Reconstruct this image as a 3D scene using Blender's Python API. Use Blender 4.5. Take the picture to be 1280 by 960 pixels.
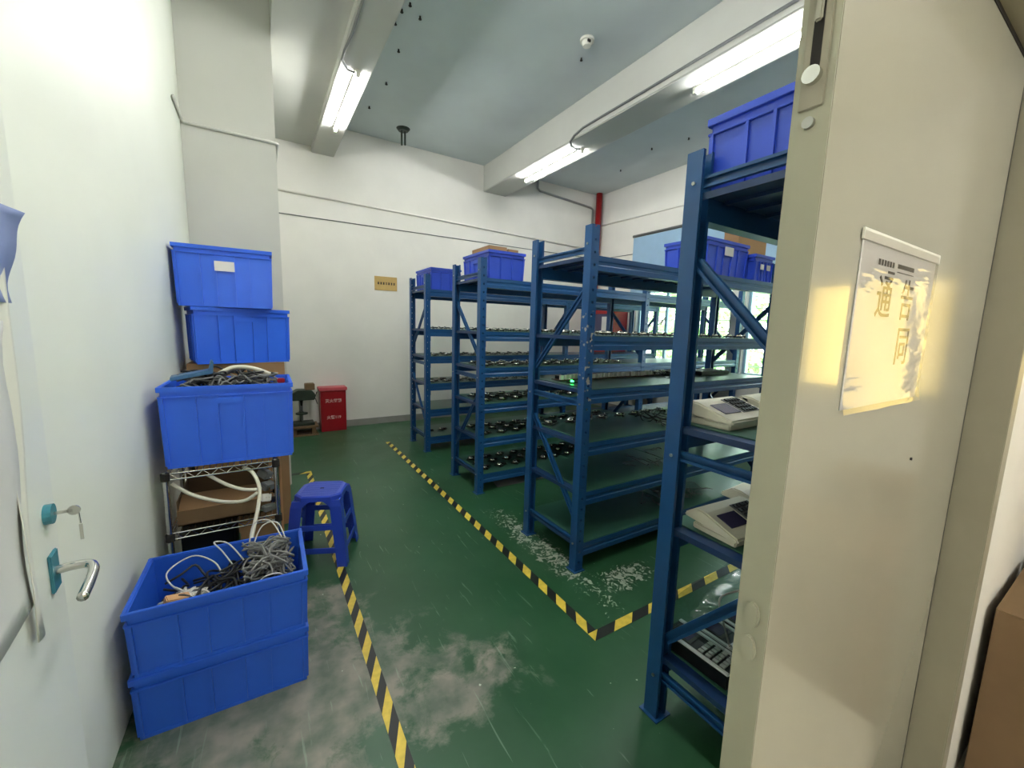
import bpy, bmesh, math, random
from mathutils import Vector, Matrix
for o in list(bpy.data.objects): bpy.data.objects.remove(o, do_unlink=True)
sc = bpy.context.scene
COL = sc.collection
R = math.radians
random.seed(7)
# ---------------------------------------------------------------- camera
F_PX, YAW, PITCH, ROLL, CAM_H = 508.45, R(31.862), R(7.747), R(1.5586), 1.41
fwd = Vector((math.sin(YAW)*math.cos(PITCH), math.cos(YAW)*math.cos(PITCH), -math.sin(PITCH)))
rt0 = Vector((math.cos(YAW), -math.sin(YAW), 0)); up0 = rt0.cross(fwd)
rt = rt0*math.cos(ROLL)+up0*math.sin(ROLL); up = -rt0*math.sin(ROLL)+up0*math.cos(ROLL)
cd = bpy.data.cameras.new('camera'); cam = bpy.data.objects.new('camera', cd); COL.objects.link(cam)
cd.sensor_width = 36; cd.lens = F_PX*36/1280; cd.clip_start = 0.02; cd.clip_end = 200
m = Matrix((rt, up, -fwd)).transposed().to_4x4(); m.translation = Vector((0, 0, CAM_H)); cam.matrix_world = m
sc.camera = cam
# ---------------------------------------------------------------- world, exposure
w = bpy.data.worlds.new('overcast_sky'); sc.world = w; w.use_nodes = True
wn = w.node_tree; wn.nodes['Background'].inputs[0].default_value = (0.94, 0.98, 1.0, 1)
wn.nodes['Background'].inputs[1].default_value = 3.2
vs = sc.view_settings
vs.view_transform = 'Standard'; vs.look = 'None'; vs.exposure = 2.25; vs.gamma = 1; vs.use_curve_mapping = False
TUBE_POWER = 34.0

# ---------------------------------------------------------------- materials
def srgb(r, g, b):
    f = lambda c: (c/255/12.92 if c/255 <= .04045 else ((c/255+.055)/1.055)**2.4)
    return (f(r), f(g), f(b), 1)
def mat(name, rgb, rough=.5, metal=0, var=0, scale=8, bump=0, bscale=40, emit=0, spec=.5, coat=0, trans=0, alpha=1):
    m = bpy.data.materials.new(name); m.use_nodes = True; nt = m.node_tree; b = nt.nodes['Principled BSDF']
    c = srgb(*rgb); b.inputs['Base Color'].default_value = c
    b.inputs['Roughness'].default_value = rough; b.inputs['Metallic'].default_value = metal
    b.inputs['Specular IOR Level'].default_value = spec; b.inputs['Coat Weight'].default_value = coat
    b.inputs['Transmission Weight'].default_value = trans; b.inputs['Alpha'].default_value = alpha
    tc = nt.nodes.new('ShaderNodeTexCoord')
    if var:
        n = nt.nodes.new('ShaderNodeTexNoise'); n.inputs['Scale'].default_value = scale; n.inputs['Detail'].default_value = 6
        nt.links.new(tc.outputs['Object'], n.inputs['Vector'])
        r = nt.nodes.new('ShaderNodeValToRGB'); r.color_ramp.elements[0].position = .3; r.color_ramp.elements[1].position = .72
        r.color_ramp.elements[0].color = tuple(x*(1-var) for x in c[:3])+(1,); r.color_ramp.elements[1].color = tuple(min(1, x*(1+var*.5)) for x in c[:3])+(1,)
        nt.links.new(n.outputs['Fac'], r.inputs[0]); nt.links.new(r.outputs[0], b.inputs['Base Color'])
    if bump:
        n2 = nt.nodes.new('ShaderNodeTexNoise'); n2.inputs['Scale'].default_value = bscale; n2.inputs['Detail'].default_value = 4
        nt.links.new(tc.outputs['Object'], n2.inputs['Vector'])
        bp = nt.nodes.new('ShaderNodeBump'); bp.inputs['Strength'].default_value = bump; bp.inputs['Distance'].default_value = .01
        nt.links.new(n2.outputs['Fac'], bp.inputs['Height']); nt.links.new(bp.outputs[0], b.inputs['Normal'])
    if emit:
        b.inputs['Emission Color'].default_value = c; b.inputs['Emission Strength'].default_value = emit
    return m
M = {}
M['wall'] = mat('white_plaster', (228, 225, 216), .75, var=.05, scale=2.5, bump=.12, bscale=14)
M['wallside'] = mat('cream_gloss_plaster', (236, 237, 224), .45, var=.04, scale=1.5, bump=.06, bscale=6)
M['pillar'] = mat('pillar_plaster', (208, 207, 198), .8, var=.05, scale=2, bump=.1, bscale=12)
M['ceil'] = mat('ceiling_paint', (200, 209, 208), .8, var=.08, scale=1.6, bump=.1, bscale=9)
M['beam'] = mat('beam_plaster', (192, 192, 184), .8, var=.06, scale=2.2, bump=.1, bscale=9)
M['skirt'] = mat('grey_skirting_paint', (140, 138, 132), .6, var=.15, scale=6)
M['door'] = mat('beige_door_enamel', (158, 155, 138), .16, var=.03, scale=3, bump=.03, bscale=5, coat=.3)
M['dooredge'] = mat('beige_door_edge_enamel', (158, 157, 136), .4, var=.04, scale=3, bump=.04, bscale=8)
M['leaf2'] = mat('pale_door_enamel', (232, 233, 222), .35, var=.03, scale=2, bump=.03, bscale=8)
M['frame'] = mat('door_frame_paint', (150, 145, 126), .45, var=.06, scale=5)
M['dark'] = mat('dark_rubber_and_gaps', (30, 26, 22), .8)
M['blue'] = mat('rack_blue_enamel', (24, 74, 124), .32, var=.12, scale=9, bump=.04, bscale=30)
M['bluew'] = mat('rack_blue_chipped', (24, 74, 124), .35, var=.1, scale=9)
M['deck'] = mat('rack_deck_enamel', (24, 52, 92), .35, var=.2, scale=5)
M['mat'] = mat('green_table_mat', (54, 96, 78), .3, var=.12, scale=3, bump=.12, bscale=5)
M['crate'] = mat('blue_crate_plastic', (46, 106, 232), .35, var=.07, scale=3.5)
M['crated'] = mat('deep_blue_crate_plastic', (38, 92, 200), .38, var=.1, scale=3.5)
M['cratev'] = mat('violet_blue_crate_plastic', (48, 80, 196), .33, var=.08, scale=3.5)
M['stool'] = mat('stool_plastic', (42, 70, 180), .3, var=.06, scale=8)
M['chrome'] = mat('chrome_steel', (205, 205, 200), .18, metal=1)
M['steel'] = mat('zinc_steel', (170, 170, 165), .35, metal=1, var=.1)
M['film'] = mat('teal_protective_film', (60, 130, 145), .25)
M['carton'] = mat('brown_cardboard', (160, 124, 86), .85, var=.12, scale=6, bump=.06)
M['cartond'] = mat('dull_cardboard', (116, 92, 64), .85, var=.15, scale=5)
M['red'] = mat('red_enamel', (150, 12, 26), .3, var=.08)
M['redlid'] = mat('faded_red_enamel', (196, 84, 92), .4, var=.08)
M['white'] = mat('white_plastic', (226, 224, 212), .35, var=.03)
M['hose'] = mat('cream_tube_plastic', (214, 210, 190), .4)
M['cream'] = mat('device_cream_plastic', (218, 212, 192), .38, var=.03)
M['black'] = mat('black_plastic', (16, 17, 18), .35, var=.1, spec=.3)
M['grey'] = mat('grey_plastic', (112, 114, 112), .5, var=.1)
M['screen'] = mat('lcd_screen', (66, 62, 90), .12)
M['key'] = mat('silver_keys', (186, 190, 186), .35)
M['stripe'] = mat('silver_trim', (214, 218, 216), .25)
M['pcb'] = mat('dark_circuit_board', (24, 36, 28), .4, var=.3, scale=60)
M['pcbb'] = mat('brown_circuit_board', (96, 70, 44), .5, var=.3, scale=50)
M['comp'] = mat('black_component', (18, 17, 17), .3)
M['tin'] = mat('tinned_metal', (246, 242, 230), .2, metal=1)
M['wiregrey'] = mat('grey_cable_sheath', (120, 120, 116), .45, var=.1)
M['wireblack'] = mat('black_cable_sheath', (26, 25, 25), .4)
M['wirewhite'] = mat('pale_cable_sheath', (196, 192, 184), .4)
M['machine'] = mat('dark_green_machine_paint', (40, 52, 40), .45, var=.3, scale=10)
M['sign'] = mat('tan_paper_board', (196, 164, 100), .6, var=.1)
M['ink'] = mat('dark_ink', (52, 44, 34), .7)
M['whiteink'] = mat('white_lettering', (224, 196, 190), .6)
M['paper'] = mat('white_paper', (214, 212, 208), .55, var=.03)
M['bluepaper'] = mat('blue_paper', (132, 146, 190), .5)
M['blind'] = mat('pale_blue_blind', (150, 182, 208), .7, var=.05)
M['winframe'] = mat('pale_blue_window_paint', (150, 184, 204), .4)
M['greyboard'] = mat('grey_board', (120, 122, 118), .7, var=.15)
M['orange'] = mat('wood_block', (196, 150, 104), .6)
M['folder'] = mat('slate_blue_plastic', (56, 104, 142), .35)
M['leafm'] = mat('tree_leaves', (150, 196, 110), .6, var=.3, scale=2)
M['bark'] = mat('tree_bark', (100, 84, 64), .9)
M['grass'] = mat('outside_ground', (120, 140, 96), .9, var=.2)
M['led'] = mat('green_led', (40, 255, 90), .4, emit=5)
M['tube'] = mat('lit_tube', (250, 252, 252), .4, emit=TUBE_POWER)
# floor: green epoxy, worn grey patches and pale scratches of their own shape
def floor_material():
    m = bpy.data.materials.new('green_epoxy_floor'); m.use_nodes = True; nt = m.node_tree; N = nt.nodes; L = nt.links; b = N['Principled BSDF']
    g = N.new('ShaderNodeNewGeometry')
    def noise(s, d=6, vec=None, dist=0, ro=.5):
        n = N.new('ShaderNodeTexNoise'); n.inputs['Scale'].default_value = s; n.inputs['Detail'].default_value = d; n.inputs['Distortion'].default_value = dist; n.inputs['Roughness'].default_value = ro
        L.new(vec or g.outputs['Position'], n.inputs['Vector']); return n.outputs['Fac']
    def ramp(x, a, c, v0=0, v1=1):
        r = N.new('ShaderNodeMapRange'); r.inputs[1].default_value = a; r.inputs[2].default_value = c; r.inputs[3].default_value = v0; r.inputs[4].default_value = v1
        L.new(x, r.inputs[0]); return r.outputs[0]
    def math_(op, a, c):
        n = N.new('ShaderNodeMath'); n.operation = op
        for i, v in enumerate((a, c)):
            if isinstance(v, (int, float)): n.inputs[i].default_value = v
            else: L.new(v, n.inputs[i])
        return n.outputs[0]
    def mix(f, a, c):
        n = N.new('ShaderNodeMix'); n.data_type = 'RGBA'
        L.new(f, n.inputs[0])
        for i, v in ((6, a), (7, c)):
            if isinstance(v, tuple): n.inputs[i].default_value = v
            else: L.new(v, n.inputs[i])
        return n.outputs[2]
    base = mix(ramp(noise(1.5, 10, ro=.6), .25, .75), srgb(24, 70, 38), srgb(50, 88, 60))
    def blob(x, y, rx, ry):
        mp = N.new('ShaderNodeVectorMath'); mp.operation = 'SUBTRACT'; L.new(g.outputs['Position'], mp.inputs[0]); mp.inputs[1].default_value = (x, y, 0)
        sv = N.new('ShaderNodeVectorMath'); sv.operation = 'MULTIPLY'; L.new(mp.outputs[0], sv.inputs[0]); sv.inputs[1].default_value = (1/rx, 1/ry, 0)
        ln = N.new('ShaderNodeVectorMath'); ln.operation = 'LENGTH'; L.new(sv.outputs[0], ln.inputs[0]); return ramp(ln.outputs['Value'], .35, 1.1, 1, 0)
    bl = math_('MAXIMUM', blob(.05, 1.55, .75, .55), math_('MULTIPLY', blob(.6, 1.35, .5, .35), .75))
    bl = math_('MAXIMUM', bl, math_('MULTIPLY', blob(-.1, 1.2, .6, .5), 1.0))
    bl = math_('MAXIMUM', bl, math_('MULTIPLY', blob(.2, 2.1, .3, .35), .8))
    wear = ramp(math_('ADD', math_('MULTIPLY', bl, .42), noise(6.0, 12, dist=.25, ro=.68)), .70, .84)
    c = mix(wear, base, mix(ramp(noise(9), .35, .65), srgb(84, 96, 82), srgb(134, 130, 118)))
    # scuffs beside the rack feet
    sc2 = ramp(math_('ADD', math_('MULTIPLY', math_('MAXIMUM', blob(1.5, 2.0, .16, .95), blob(1.75, 1.5, .3, .16)), .30), noise(26, 8, dist=1.5)), .77, .84)
    c = mix(sc2, c, srgb(150, 156, 140))
    mp = N.new('ShaderNodeMapping'); mp.inputs['Rotation'].default_value = (0, 0, .7); mp.inputs['Scale'].default_value = (34, 3.2, 1); L.new(g.outputs['Position'], mp.inputs[0])
    s1 = ramp(noise(1.0, 8, mp.outputs[0], .8), .665, .71)
    mp2 = N.new('ShaderNodeMapping'); mp2.inputs['Rotation'].default_value = (0, 0, -1.0); mp2.inputs['Scale'].default_value = (46, 3.5, 1); L.new(g.outputs['Position'], mp2.inputs[0])
    s2 = ramp(noise(1.0, 8, mp2.outputs[0], .8), .665, .71)
    c = mix(math_('MULTIPLY', math_('MAXIMUM', s1, s2), .32), c, srgb(150, 170, 150))
    sp = ramp(noise(30, 2), .755, .775); c = mix(math_('MULTIPLY', sp, .7), c, srgb(196, 204, 184))
    L.new(c, b.inputs['Base Color'])
    L.new(ramp(math_('ADD', noise(2.2, 3), math_('MULTIPLY', wear, .7)), .2, 1.2, .285, .55), b.inputs['Roughness'])
    bp = N.new('ShaderNodeBump'); bp.inputs['Strength'].default_value = .12; bp.inputs['Distance'].default_value = .01
    L.new(noise(4, 5), bp.inputs['Height']); L.new(bp.outputs[0], b.inputs['Normal'])
    return m
M['floor'] = floor_material()
M['corfloor'] = mat('cream_bounce_floor', (206, 198, 176), .4, var=.05)  # unseen corridor floor, made pale to bounce warm light onto the door
# hazard tape: diagonal black and yellow stripes
def tape_material(name, sx, sy, period):
    m = bpy.data.materials.new(name); m.use_nodes = True; nt = m.node_tree; N = nt.nodes; L = nt.links; b = N['Principled BSDF']
    tc = N.new('ShaderNodeTexCoord'); sp = N.new('ShaderNodeSeparateXYZ'); L.new(tc.outputs['Object'], sp.inputs[0])
    a = N.new('ShaderNodeMath'); a.operation = 'MULTIPLY'; L.new(sp.outputs[0], a.inputs[0]); a.inputs[1].default_value = sx
    c = N.new('ShaderNodeMath'); c.operation = 'MULTIPLY'; L.new(sp.outputs[1], c.inputs[0]); c.inputs[1].default_value = sy
    s = N.new('ShaderNodeMath'); s.operation = 'ADD'; L.new(a.outputs[0], s.inputs[0]); L.new(c.outputs[0], s.inputs[1])
    d = N.new('ShaderNodeMath'); d.operation = 'DIVIDE'; L.new(s.outputs[0], d.inputs[0]); d.inputs[1].default_value = period
    f = N.new('ShaderNodeMath'); f.operation = 'FRACT'; L.new(d.outputs[0], f.inputs[0])
    g = N.new('ShaderNodeMath'); g.operation = 'GREATER_THAN'; L.new(f.outputs[0], g.inputs[0]); g.inputs[1].default_value = .5
    n = N.new('ShaderNodeTexNoise'); n.inputs['Scale'].default_value = 30; L.new(tc.outputs['Object'], n.inputs['Vector'])
    mx = N.new('ShaderNodeMix'); mx.data_type = 'RGBA'; L.new(g.outputs[0], mx.inputs[0]); mx.inputs[6].default_value = srgb(26, 28, 26); mx.inputs[7].default_value = srgb(226, 196, 72)
    mr = N.new('ShaderNodeMapRange'); L.new(n.outputs['Fac'], mr.inputs[0]); mr.inputs[1].default_value = .3; mr.inputs[2].default_value = .7; mr.inputs[3].default_value = .75; mr.inputs[4].default_value = 1
    mm = N.new('ShaderNodeMix'); mm.data_type = 'RGBA'; mm.blend_type = 'MULTIPLY'; mm.inputs[0].default_value = 1; L.new(mx.outputs[2], mm.inputs[6]); L.new(mr.outputs[0], mm.inputs[7])
    L.new(mm.outputs[2], b.inputs['Base Color']); b.inputs['Roughness'].default_value = .45
    return m
def glass_material(name, tint, fac, rough=.05, bump=0):
    m = bpy.data.materials.new(name); m.use_nodes = True; nt = m.node_tree; N = nt.nodes; L = nt.links
    N.remove(N['Principled BSDF']); out = N['Material Output']
    t = N.new('ShaderNodeBsdfTransparent'); t.inputs[0].default_value = srgb(*tint)
    g = N.new('ShaderNodeBsdfGlossy'); g.inputs['Roughness'].default_value = rough
    fr = N.new('ShaderNodeFresnel'); fr.inputs[0].default_value = 1.5
    mu = N.new('ShaderNodeMath'); mu.operation = 'MULTIPLY'; L.new(fr.outputs[0], mu.inputs[0]); mu.inputs[1].default_value = fac
    mx = N.new('ShaderNodeMixShader'); L.new(mu.outputs[0], mx.inputs[0]); L.new(t.outputs[0], mx.inputs[1]); L.new(g.outputs[0], mx.inputs[2]); L.new(mx.outputs[0], out.inputs[0])
    if bump:
        tc = N.new('ShaderNodeTexCoord'); mp = N.new('ShaderNodeMapping'); mp.inputs['Scale'].default_value = (2, 2, 9); L.new(tc.outputs['Object'], mp.inputs[0])
        n = N.new('ShaderNodeTexNoise'); n.inputs['Scale'].default_value = 5; L.new(mp.outputs[0], n.inputs['Vector'])
        bp = N.new('ShaderNodeBump'); bp.inputs['Strength'].default_value = bump; bp.inputs['Distance'].default_value = .03; L.new(n.outputs['Fac'], bp.inputs['Height'])
        L.new(bp.outputs[0], g.inputs['Normal']); 
    return m
M['glass'] = glass_material('window_glass', (238, 246, 246), .9)
M['warmglass'] = glass_material('warm_tinted_glass', (206, 190, 142), .6)
M['sleeve'] = glass_material('glossy_plastic_sleeve', (246, 244, 240), .8, .10, .07)
M['clear'] = glass_material('clear_film', (214, 224, 220), 1.3, .1, .4)

# ---------------------------------------------------------------- mesh helpers
class MB:
    def __init__(s): s.v = []; s.f = []
    def box(s, x0, y0, z0, x1, y1, z1):
        b = len(s.v); s.v += [(x, y, z) for z in (z0, z1) for y in (y0, y1) for x in (x0, x1)]
        s.f += [(b, b+2, b+3, b+1), (b+4, b+5, b+7, b+6), (b, b+1, b+5, b+4), (b+2, b+6, b+7, b+3), (b, b+4, b+6, b+2), (b+1, b+3, b+7, b+5)]; return s
    def cbox(s, c, d, M3=None):
        b = len(s.v); c = Vector(c)
        for z in (-.5, .5):
            for y in (-.5, .5):
                for x in (-.5, .5):
                    p = Vector((x*d[0], y*d[1], z*d[2]))
                    if M3: p = M3 @ p
                    s.v.append(tuple(c+p))
        s.f += [(b, b+2, b+3, b+1), (b+4, b+5, b+7, b+6), (b, b+1, b+5, b+4), (b+2, b+6, b+7, b+3), (b, b+4, b+6, b+2), (b+1, b+3, b+7, b+5)]; return s
    def prism(s, poly, axis, a, c):
        # poly of 2D points extruded along axis ('X','Y','Z') from a to c
        n = len(poly); b = len(s.v)
        for t in (a, c):
            for (p, q) in poly:
                s.v.append({'X': (t, p, q), 'Y': (p, t, q), 'Z': (p, q, t)}[axis])
        s.f.append(tuple(b+i for i in range(n))[::-1]); s.f.append(tuple(b+n+i for i in range(n)))
        for i in range(n): j = (i+1) % n; s.f.append((b+i, b+j, b+n+j, b+n+i))
        return s
    def loft(s, rings, cap=True):
        n = len(rings[0]); b = len(s.v)
        for r in rings: s.v += [tuple(p) for p in r]
        for k in range(len(rings)-1):
            for i in range(n):
                j = (i+1) % n; s.f.append((b+k*n+i, b+k*n+j, b+(k+1)*n+j, b+(k+1)*n+i))
        if cap: s.f.append(tuple(b+i for i in range(n))[::-1]); s.f.append(tuple(b+(len(rings)-1)*n+i for i in range(n)))
        return s
    def cyl(s, p0, p1, r0, r1=None, n=12, cap=True):
        r1 = r0 if r1 is None else r1; p0 = Vector(p0); p1 = Vector(p1); d = (p1-p0).normalized()
        a = d.orthogonal().normalized(); c = d.cross(a)
        ring = lambda p, r: [p+(a*math.cos(2*math.pi*i/n)+c*math.sin(2*math.pi*i/n))*r for i in range(n)]
        return s.loft([ring(p0, r0), ring(p1, r1)], cap)
    def tube(s, pts, r, n=6):
        pts = [Vector(p) for p in pts]; rings = []; a = None
        for i, p in enumerate(pts):
            d = (pts[min(i+1, len(pts)-1)]-pts[max(i-1, 0)])
            if d.length < 1e-7: d = Vector((0, 0, 1))
            d.normalize()
            a = d.orthogonal().normalized() if a is None else (a-d*a.dot(d))
            if a.length < 1e-5: a = d.orthogonal()
            a.normalize(); c = d.cross(a)
            rings.append([p+(a*math.cos(2*math.pi*k/n)+c*math.sin(2*math.pi*k/n))*r for k in range(n)])
        return s.loft(rings)
    def build(s, name, material, parent=None, bevel=0, smooth=False, loc=None):
        me = bpy.data.meshes.new(name); me.from_pydata(s.v, [], s.f); me.update()
        bm = bmesh.new(); bm.from_mesh(me); bmesh.ops.recalc_face_normals(bm, faces=bm.faces)
        if bevel:
            bmesh.ops.remove_doubles(bm, verts=bm.verts, dist=1e-6)
            bmesh.ops.bevel(bm, geom=[e for e in bm.edges if len(e.link_faces) == 2 and e.calc_face_angle(0) > .5], offset=bevel, segments=2, affect='EDGES', clamp_overlap=True)
        if smooth:
            for f in bm.faces: f.smooth = True
        bm.to_mesh(me); bm.free()
        me.materials.append(material); o = bpy.data.objects.new(name, me); COL.objects.link(o)
        if parent: o.parent = parent
        if loc: o.location = loc
        return o
def sm(pts, k=6):
    # Catmull-Rom smoothing
    P = [Vector(p) for p in pts]; P = [P[0]]+P+[P[-1]]; out = []
    for i in range(1, len(P)-2):
        for j in range(k):
            t = j/k; a, b, c, d = P[i-1:i+3]
            out.append(.5*((2*b)+(c-a)*t+(2*a-5*b+4*c-d)*t*t+(3*b-a-3*c+d)*t**3))
    out.append(P[-2]); return out
def tag(o, label, cat, group=None, kind=None):
    o['label'] = label; o['category'] = cat
    if group: o['group'] = group
    if kind: o['kind'] = kind
    return o
def struct(o): o['kind'] = 'structure'; return o
def empty(name, loc, rz=0):
    o = bpy.data.objects.new(name, None); o.empty_display_size = .1; COL.objects.link(o); o.location = loc; o.rotation_euler = (0, 0, rz); return o
def share(src, name, parent=None, loc=None, rot=None, scale=None):
    o = bpy.data.objects.new(name, src.data); COL.objects.link(o); o.parent = parent
    if loc: o.location = loc
    if rot: o.rotation_euler = rot
    if scale: o.scale = scale
    return o
def copy_tree(o, parent=None):
    c = o.copy(); COL.objects.link(c); c.parent = parent
    for ch in [x for x in bpy.data.objects if x.parent == o]: copy_tree(ch, c)
    return c
def text(name, s, size, material, parent, loc, rot, bold=0, sx=1):
    cu = bpy.data.curves.new(name, 'FONT'); cu.body = s; cu.size = size; cu.align_x = 'CENTER'; cu.align_y = 'CENTER'; cu.extrude = .0004; cu.offset = bold
    cu.materials.append(material); o = bpy.data.objects.new(name, cu); COL.objects.link(o); o.parent = parent; o.location = loc; me = bpy.data.meshes.new_from_object(o); bpy.data.objects.remove(o)
    o = bpy.data.objects.new(name, me); COL.objects.link(o); o.parent = parent; o.location = loc; o.rotation_euler = rot; o.scale = (sx, 1, 1); return o

# ================================================================ STRUCTURE
RX, BY, CZ, FY0, FY1, LX = 5.46, 5.9, 3.87, .2, .31, -.5
struct(MB().box(-1.7, FY0, -.1, RX+.2, BY+.2, 0).build('floor', M['floor']))
struct(MB().box(-1.7, -1.7, -.1, RX+.2, FY0, 0).build('floor_corridor', M['corfloor']))
struct(MB().box(-1.7, FY0, CZ, RX+.2, BY+.2, CZ+.12).build('ceiling', M['ceil']))
struct(MB().box(LX-.1, BY, 0, RX+.2, BY+.15, CZ).build('wall_back', M['wall']))
LWX = lambda y: -.50+.0244*y
struct(MB().prism([(LWX(FY1)-.15, FY1), (LWX(FY1), FY1), (LWX(BY), BY), (LWX(FY1)-.15, BY)], 'Z', 0, CZ).build('wall_left', M['wallside']))
PY = 3.9
struct(MB().box(-.48, PY, 0, .182, 4.45, CZ).build('wall_pillar', M['pillar'], bevel=.006))
# window wall, openings between z .87 and 2.25
SILL, HEAD = .87, 2.3
wr = MB()
wr.box(RX, FY1, 0, RX+.2, BY, SILL).box(RX, FY1, HEAD, RX+.2, BY, CZ)
for a, b in ((FY1, .9), (3.02, 3.22), (4.86, BY)): wr.box(RX, a, SILL, RX+.2, b, HEAD)
struct(wr.build('wall_right', M['wall']))
struct(MB().box(RX-.04, .9, SILL-.03, RX+.1, 4.86, SILL).build('trim_1', M['skirt']))
# front wall with double-door opening
wf = MB()
wf.box(-1.7, FY0, 0, -.385, FY1, CZ).box(-.385, FY0, 2.13, 1.625, FY1, CZ).box(1.625, FY0, 0, RX+.2, FY1, CZ)
struct(wf.build('wall_front', M['wall']))
df = MB(); df.box(1.557, FY0-.012, 0, 1.625, FY1-.045, 2.13).box(-.385, FY0-.012, 0, -.33, FY1, 2.13).box(-.33, FY0-.012, 2.062, 1.557, FY1-.045, 2.13)
struct(df.build('trim_2', M['frame'], bevel=.003))
struct(MB().box(1.5505, .262, 0, 1.557, .30, 2.06).box(.62, .262, 2.052, 1.557, .30, 2.062).build('trim_gap_shade', M['dark']))  # dark strips painted in for the shade of the gaps round the leaf
# beams
struct(MB().box(3.05, FY1, 3.49, 3.45, BY, CZ).build('trim_4', M['beam'], bevel=.008))
struct(MB().box(.655, FY1, 3.50, .915, BY, CZ).build('trim_5', M['beam'], bevel=.008))
struct(MB().box(.182, FY1, 3.57, .655, BY, CZ).build('trim_6', M['beam']))
struct(MB().box(-.35, BY-.012, 0, RX, BY, .09).build('baseboard_back', M['skirt']))
struct(MB().box(RX-.012, FY1, 0, RX, BY-.012, .09).build('baseboard_right', M['skirt']))
# corridor
struct(MB().box(-1.85, -1.85, 0, 4.2, -1.7, 3.0).build('wall_corridor', M['wall']))
struct(MB().box(-1.85, -1.7, 0, -1.7, FY1, 3.0).build('wall_end', M['wall']))
ce = MB(); ce.box(4.05, -1.7, 0, 4.2, FY0, .98).box(4.05, -1.7, 1.86, 4.2, FY0, 3.0).box(4.05, -1.7, .98, 4.2, -1.2, 1.86).box(4.05, -.40, .98, 4.2, FY0, 1.86)
struct(ce.build('wall_corridor_end', M['wall']))
struct(MB().box(-1.85, -1.85, 3.0, 4.2, FY0, 3.1).build('ceiling_corridor', M['wall']))
wc = struct(MB().box(4.08, -1.2, .98, 4.13, -1.17, 1.86).box(4.08, -.43, .98, 4.13, -.40, 1.86).box(4.08, -1.17, .98, 4.13, -.43, 1.01).box(4.08, -1.17, 1.83, 4.13, -.43, 1.86).build('window_3', M['winframe']))
MB().box(4.10, -1.17, 1.01, 4.104, -.43, 1.83).build('pane', M['warmglass'], wc)
# windows in the right wall
def window(n, y0, y1, mull):
    f = MB(); x0, x1 = RX+.06, RX+.11; t = .035
    f.box(x0, y0, SILL, x1, y0+t, HEAD).box(x0, y1-t, SILL, x1, y1, HEAD).box(x0, y0+t, SILL, x1, y1-t, SILL+t).box(x0, y0+t, HEAD-t, x1, y1-t, HEAD)
    root = struct(f.build('window_%d' % n, M['winframe']))
    ys = [y0+t]+mull+[y1-t]
    for q in mull: MB().box(x0+.002, q-.018, SILL+t, x1-.002, q+.018, HEAD-t).build('mullion', M['winframe'], root)
    for a, b in zip(ys[:-1], ys[1:]):
        MB().box(x0+.02, a+.004, SILL+t, x0+.024, b-.004, HEAD-t).build('pane', M['glass'], root)
    for k in range(9):
        z = SILL+.12+k*.155; MB().cyl((RX+.16, y0, z), (RX+.16, y1, z), .006, n=6).build('grille_bar', M['steel'], root)
    for q in mull+[y0+.5]:
        MB().tube([(RX+.03, q+.02, 1.62), (RX+.02, q+.3, 1.35)], .008, 5).build('stay_arm', M['grey'], root)
    return root
window(1, 3.22, 4.86, [3.75, 4.3])
window(2, .9, 3.02, [1.6, 2.3])
# pale blind over the window heads
bl = empty('roller_blind', (RX-.04, 0, 2.06))
MB().box(-.012, 1.0, 0, -.006, 4.97, .9).build('blind_cloth', M['blind'], bl)
MB().cyl((0, .98, .93), (0, 4.99, .93), .022, n=10).build('roller', M['grey'], bl, smooth=True)
MB().box(-.018, 1.0, -.02, 0, 4.97, .004).build('bottom_rail', M['winframe'], bl)
tag(bl, 'wide pale blue blind with grey roller hanging above the windows', 'blind')

# ---------------------------------------------------------------- doors
d2 = struct(MB().box(.62, .262, .012, 1.550, .307, 2.05).build('door_2', M['door'], bevel=.002))
MB().box(.6185, .262, .012, .62, .307, 2.05).build('leaf_edge', M['dooredge'], d2)
fb = MB().box(.6155, .270, 1.70, .6185, .299, 2.03).build('flush_bolt_plate', M['frame'], d2, bevel=.001)
MB().box(.6145, .279, 1.735, .6156, .290, 2.0).build('bolt_slot', M['dark'], fb)
MB().box(.609, .280, 1.80, .6145, .289, 1.99).build('bolt_lever', M['door'], fb, bevel=.002)
MB().cyl((.607, .2845, 1.738), (.6156, .2845, 1.738), .0105, n=16).build('bolt_knob', M['chrome'], fb, smooth=False)
MB().cyl((.613, .2845, 1.683), (.6186, .2845, 1.683), .007, n=14).build('screw', M['steel'], d2)
for z in (.99, .935):
    sp = MB(); ring = []
    for dz in (-.024, .024): pass
    sp.prism([(.272+.022*math.cos(a)*0+.011*(1+math.cos(a)), z+.022*math.sin(a)) for a in [2*math.pi*i/14 for i in range(14)]], 'X', .612, .6186)
    sp.build('strike_plate', M['dooredge'], d2, bevel=.0015)
MB().cyl((1.16, .259, 1.16), (1.16, .2625, 1.16), .003, n=8).build('screw', M['dark'], d2)
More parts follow.
